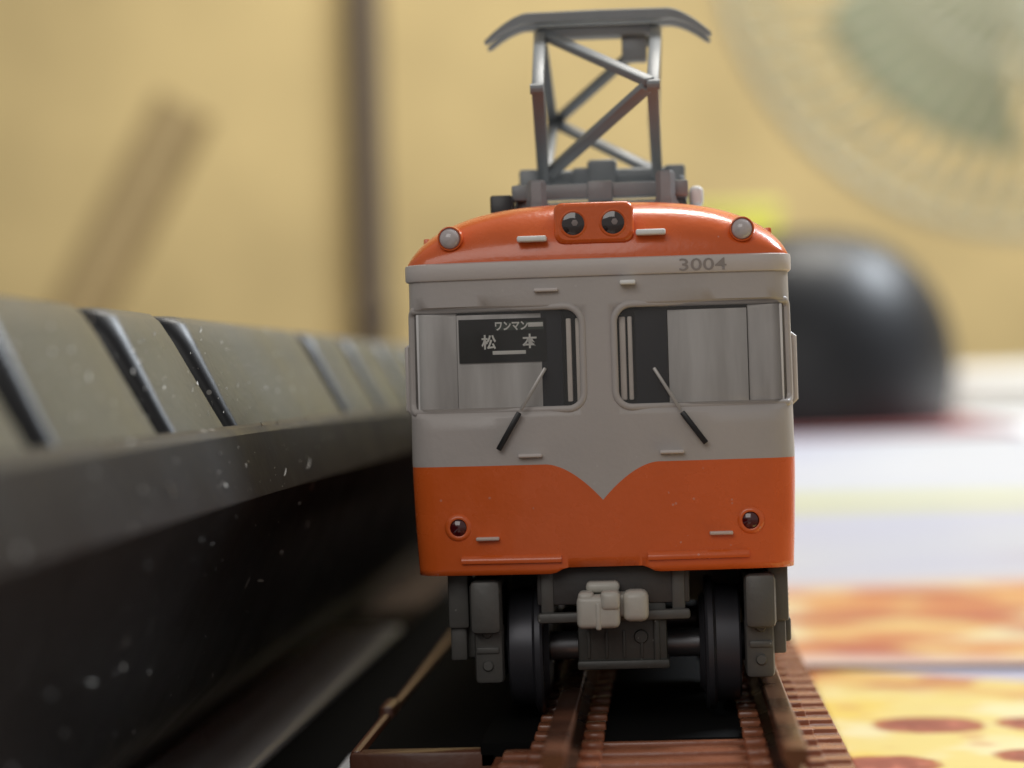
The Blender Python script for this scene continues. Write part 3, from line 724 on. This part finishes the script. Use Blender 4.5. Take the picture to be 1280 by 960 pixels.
# side brackets below the skirt
for s_ in (-1, 1):
    bx_ = TX+s_*7.75+.5; bm = bmesh.new(); box(bm, bx_-.5, bx_+.5, TY+2.0, TY+5, CZ-12.0, CZ-9.1, bev=.12); box(bm, bx_-.45, bx_+.35, TY+2.3, TY+4.2, CZ-13.6, CZ-11.8, bev=.12)
    build('step_bracket', bm, UGREY, train)

# pantograph: frames lean towards the lens, then back up to the head
PX = -2.9; PY = 130.2
def Z(z): return CZ+z
bm = bmesh.new()
for yy, z0_, z1_ in ((124.3, 9.25, 10.0), (136.2, 9.25, 10.0)):
    box(bm, PX-3.9, PX+3.9, yy-.5, yy+.5, Z(z0_), Z(z1_), bev=.08)
for s_ in (-1, 1):
    box(bm, PX+s_*4.05-.45, PX+s_*4.05+.45, 122.9, 137.6, Z(9.15), Z(9.95), bev=.1)
    box(bm, PX+s_*3.9-.55, PX+s_*3.9+.55, 129.2, 131.2, Z(9.5), Z(11.3), bev=.15)
box(bm, PX-.65, PX+.65, 123.6, 124.6, Z(9.05), Z(10.1), bev=.1)
pan = build('pantograph', bm, PGREY, train, smooth=30)
bm = bmesh.new(); tube(bm, [(PX-3.6, PY, Z(10.85)), (PX+3.6, PY, Z(10.85))], .42, 14)
box(bm, PX-.8, PX+.8, PY-.6, PY+.6, Z(10.3), Z(11.75), bev=.22, seg=3); box(bm, PX-1.6, PX-.7, PY-.5, PY+.5, Z(10.4), Z(11.35), bev=.15)
build('pivot_shaft', bm, PGREY, pan)
for dx, dy, hh in ((-3.15, 121.5, 1.0), (3.35, 122.4, 1.35), (-3.9, 124.0, 1.0), (3.9, 125.2, 1.3), (-3.9, 136.6, 1.0), (3.9, 136.6, 1.0)):
    bm = bmesh.new(); z0_ = 8.05
    lathe(bm, [(.62, z0_), (.60, z0_+.4), (.52, z0_+.55), (.58, z0_+.8), (.48, z0_+1.1), (.50, z0_+hh+.8), (.40, z0_+hh+1.0), (0, z0_+hh+1.02)], (PX+dx, dy, CZ), 'Z', 6 if dy < 123 else 16)
    build('insulator', bm, mat('insulator_grey', (.20, .21, .22), .35, bump=.15), pan, smooth=40)
bm = bmesh.new(); box(bm, PX+4.55, PX+5.3, 124.5, 126.5, Z(8.7), Z(9.75), bev=.3, seg=3); build('lead_cap', bm, WHITE, pan, smooth=60)
KF, KR = PY-8.4, PY+8.6
for sgn_, KY in ((-1, KF), (1, KR)):
    yb_ = PY+sgn_*.5; yt = PY+sgn_*.75
    kz = 14.75
    # widths: knees a little wider than base
    xb0, xb1 = PX-3.15, PX+2.95; xk0, xk1 = PX-2.95, PX+2.85; xt0, xt1 = PX-3.12, PX+3.12
    NL = (0, -sgn_*.43, .88); NU = (0, sgn_*.46, .87)
    bm = bmesh.new()
    bar(bm, (xb0, yb_, Z(10.8)), (xk0, KY, Z(kz)), .62, .55, bev=.05, up=NL); bar(bm, (xb1, yb_, Z(10.8)), (xk1, KY, Z(kz)), .58, .55, bev=.05, up=NL)
    a_, b2 = (xb0+.25, xk1-.3)
    if sgn_ > 0: bar(bm, (xb1, yb_-.1, Z(11.0)), (xk0+.2, KY-.2, Z(kz-.05)), .62, .4, bev=.05, up=NL)
    else: bar(bm, (a_, yb_-.1, Z(11.0)), (b2, KY+.1, Z(kz-.15)), .66, .4, bev=.05, up=NL)
    build('lower_arm', bm, PGREY, pan, smooth=30)
    bm = bmesh.new()
    bar(bm, (xk0, KY, Z(kz-.1)), (xt0, yt, Z(18.55)), .60, .5, bev=.05, up=NU); bar(bm, (xk1, KY, Z(kz-.1)), (xt1, yt, Z(18.6)), .60, .5, bev=.05, up=NU)
    if sgn_ > 0: bar(bm, (xk0+.2, KY-.05, Z(kz+.1)), (xt1-.4, yt, Z(18.3)), .55, .4, bev=.05, up=NU)
    else: bar(bm, (xk1-.15, KY+.0, Z(kz+.1)), (xt0+.25, yt, Z(18.5)), .62, .4, bev=.05, up=NU)
    build('upper_arm', bm, PGREY, pan, smooth=30)
bm = bmesh.new()
for xx in (-3.0, 2.9): tube(bm, [(PX+xx-.33, KF, Z(14.7)), (PX+xx+.33, KF, Z(14.7))], .27, 10)
build('knee_pin', bm, PGREY, pan)
# collector head: two curved strips and the tie between them
def headz(x):
    q = abs(x)/6.05; return 19.55 - 1.35*max(0, (q-.62)/.38)**1.6 + .05*(1-q)
for yy in (PY-1.25, PY+1.25):
    bm = bmesh.new(); xs = np.linspace(-6.05, 6.05, 49); rows = []
    for x in xs:
        q = abs(x)/6.05; tk = .62*(1-.45*max(0, (q-.6)/.4)) if q < .985 else .2; wd = .95*(1-.35*max(0, (q-.6)/.4))
        z = headz(x)
        rows.append([bm.verts.new((PX+x, yy+a*wd, Z(z+b_*tk))) for a, b_ in ((-.5, -.85), (-.5, -.05), (-.38, .05), (.38, .05), (.5, -.05), (.5, -.85))])
    for A, B in zip(rows, rows[1:]):
        for k in range(6): bm.faces.new((A[k], A[(k+1) % 6], B[(k+1) % 6], B[k]))
    bm.faces.new(rows[0][::-1]); bm.faces.new(rows[-1]); bmesh.ops.recalc_face_normals(bm, faces=bm.faces)
    build('collector_strip', bm, PGREY, pan, smooth=35)
bm = bmesh.new(); box(bm, PX-3.3, PX+3.3, PY-.9, PY+.9, Z(18.35), Z(18.95), bev=.12)
box(bm, PX+1.25, PX+2.6, PY-.3, PY+.9, Z(17.0), Z(18.5), bev=.15)
build('head_frame', bm, PGREY, pan, smooth=35)
# vents / boxes on the roof beside the pantograph
bm = bmesh.new(); box(bm, TX-5.4, TX-4.3, 121.2, 123.6, Z(7.4), Z(9.35), bev=.12); build('roof_box', bm, BLACK, train)
bm = bmesh.new(); box(bm, TX-2.0, TX+4.1, 122.8, 124.2, Z(8.3), Z(8.86), bev=.06); build('roof_strip', bm, mat('strip_silver', (.5, .5, .52), .35), train)  # pale grey strip across the roof top
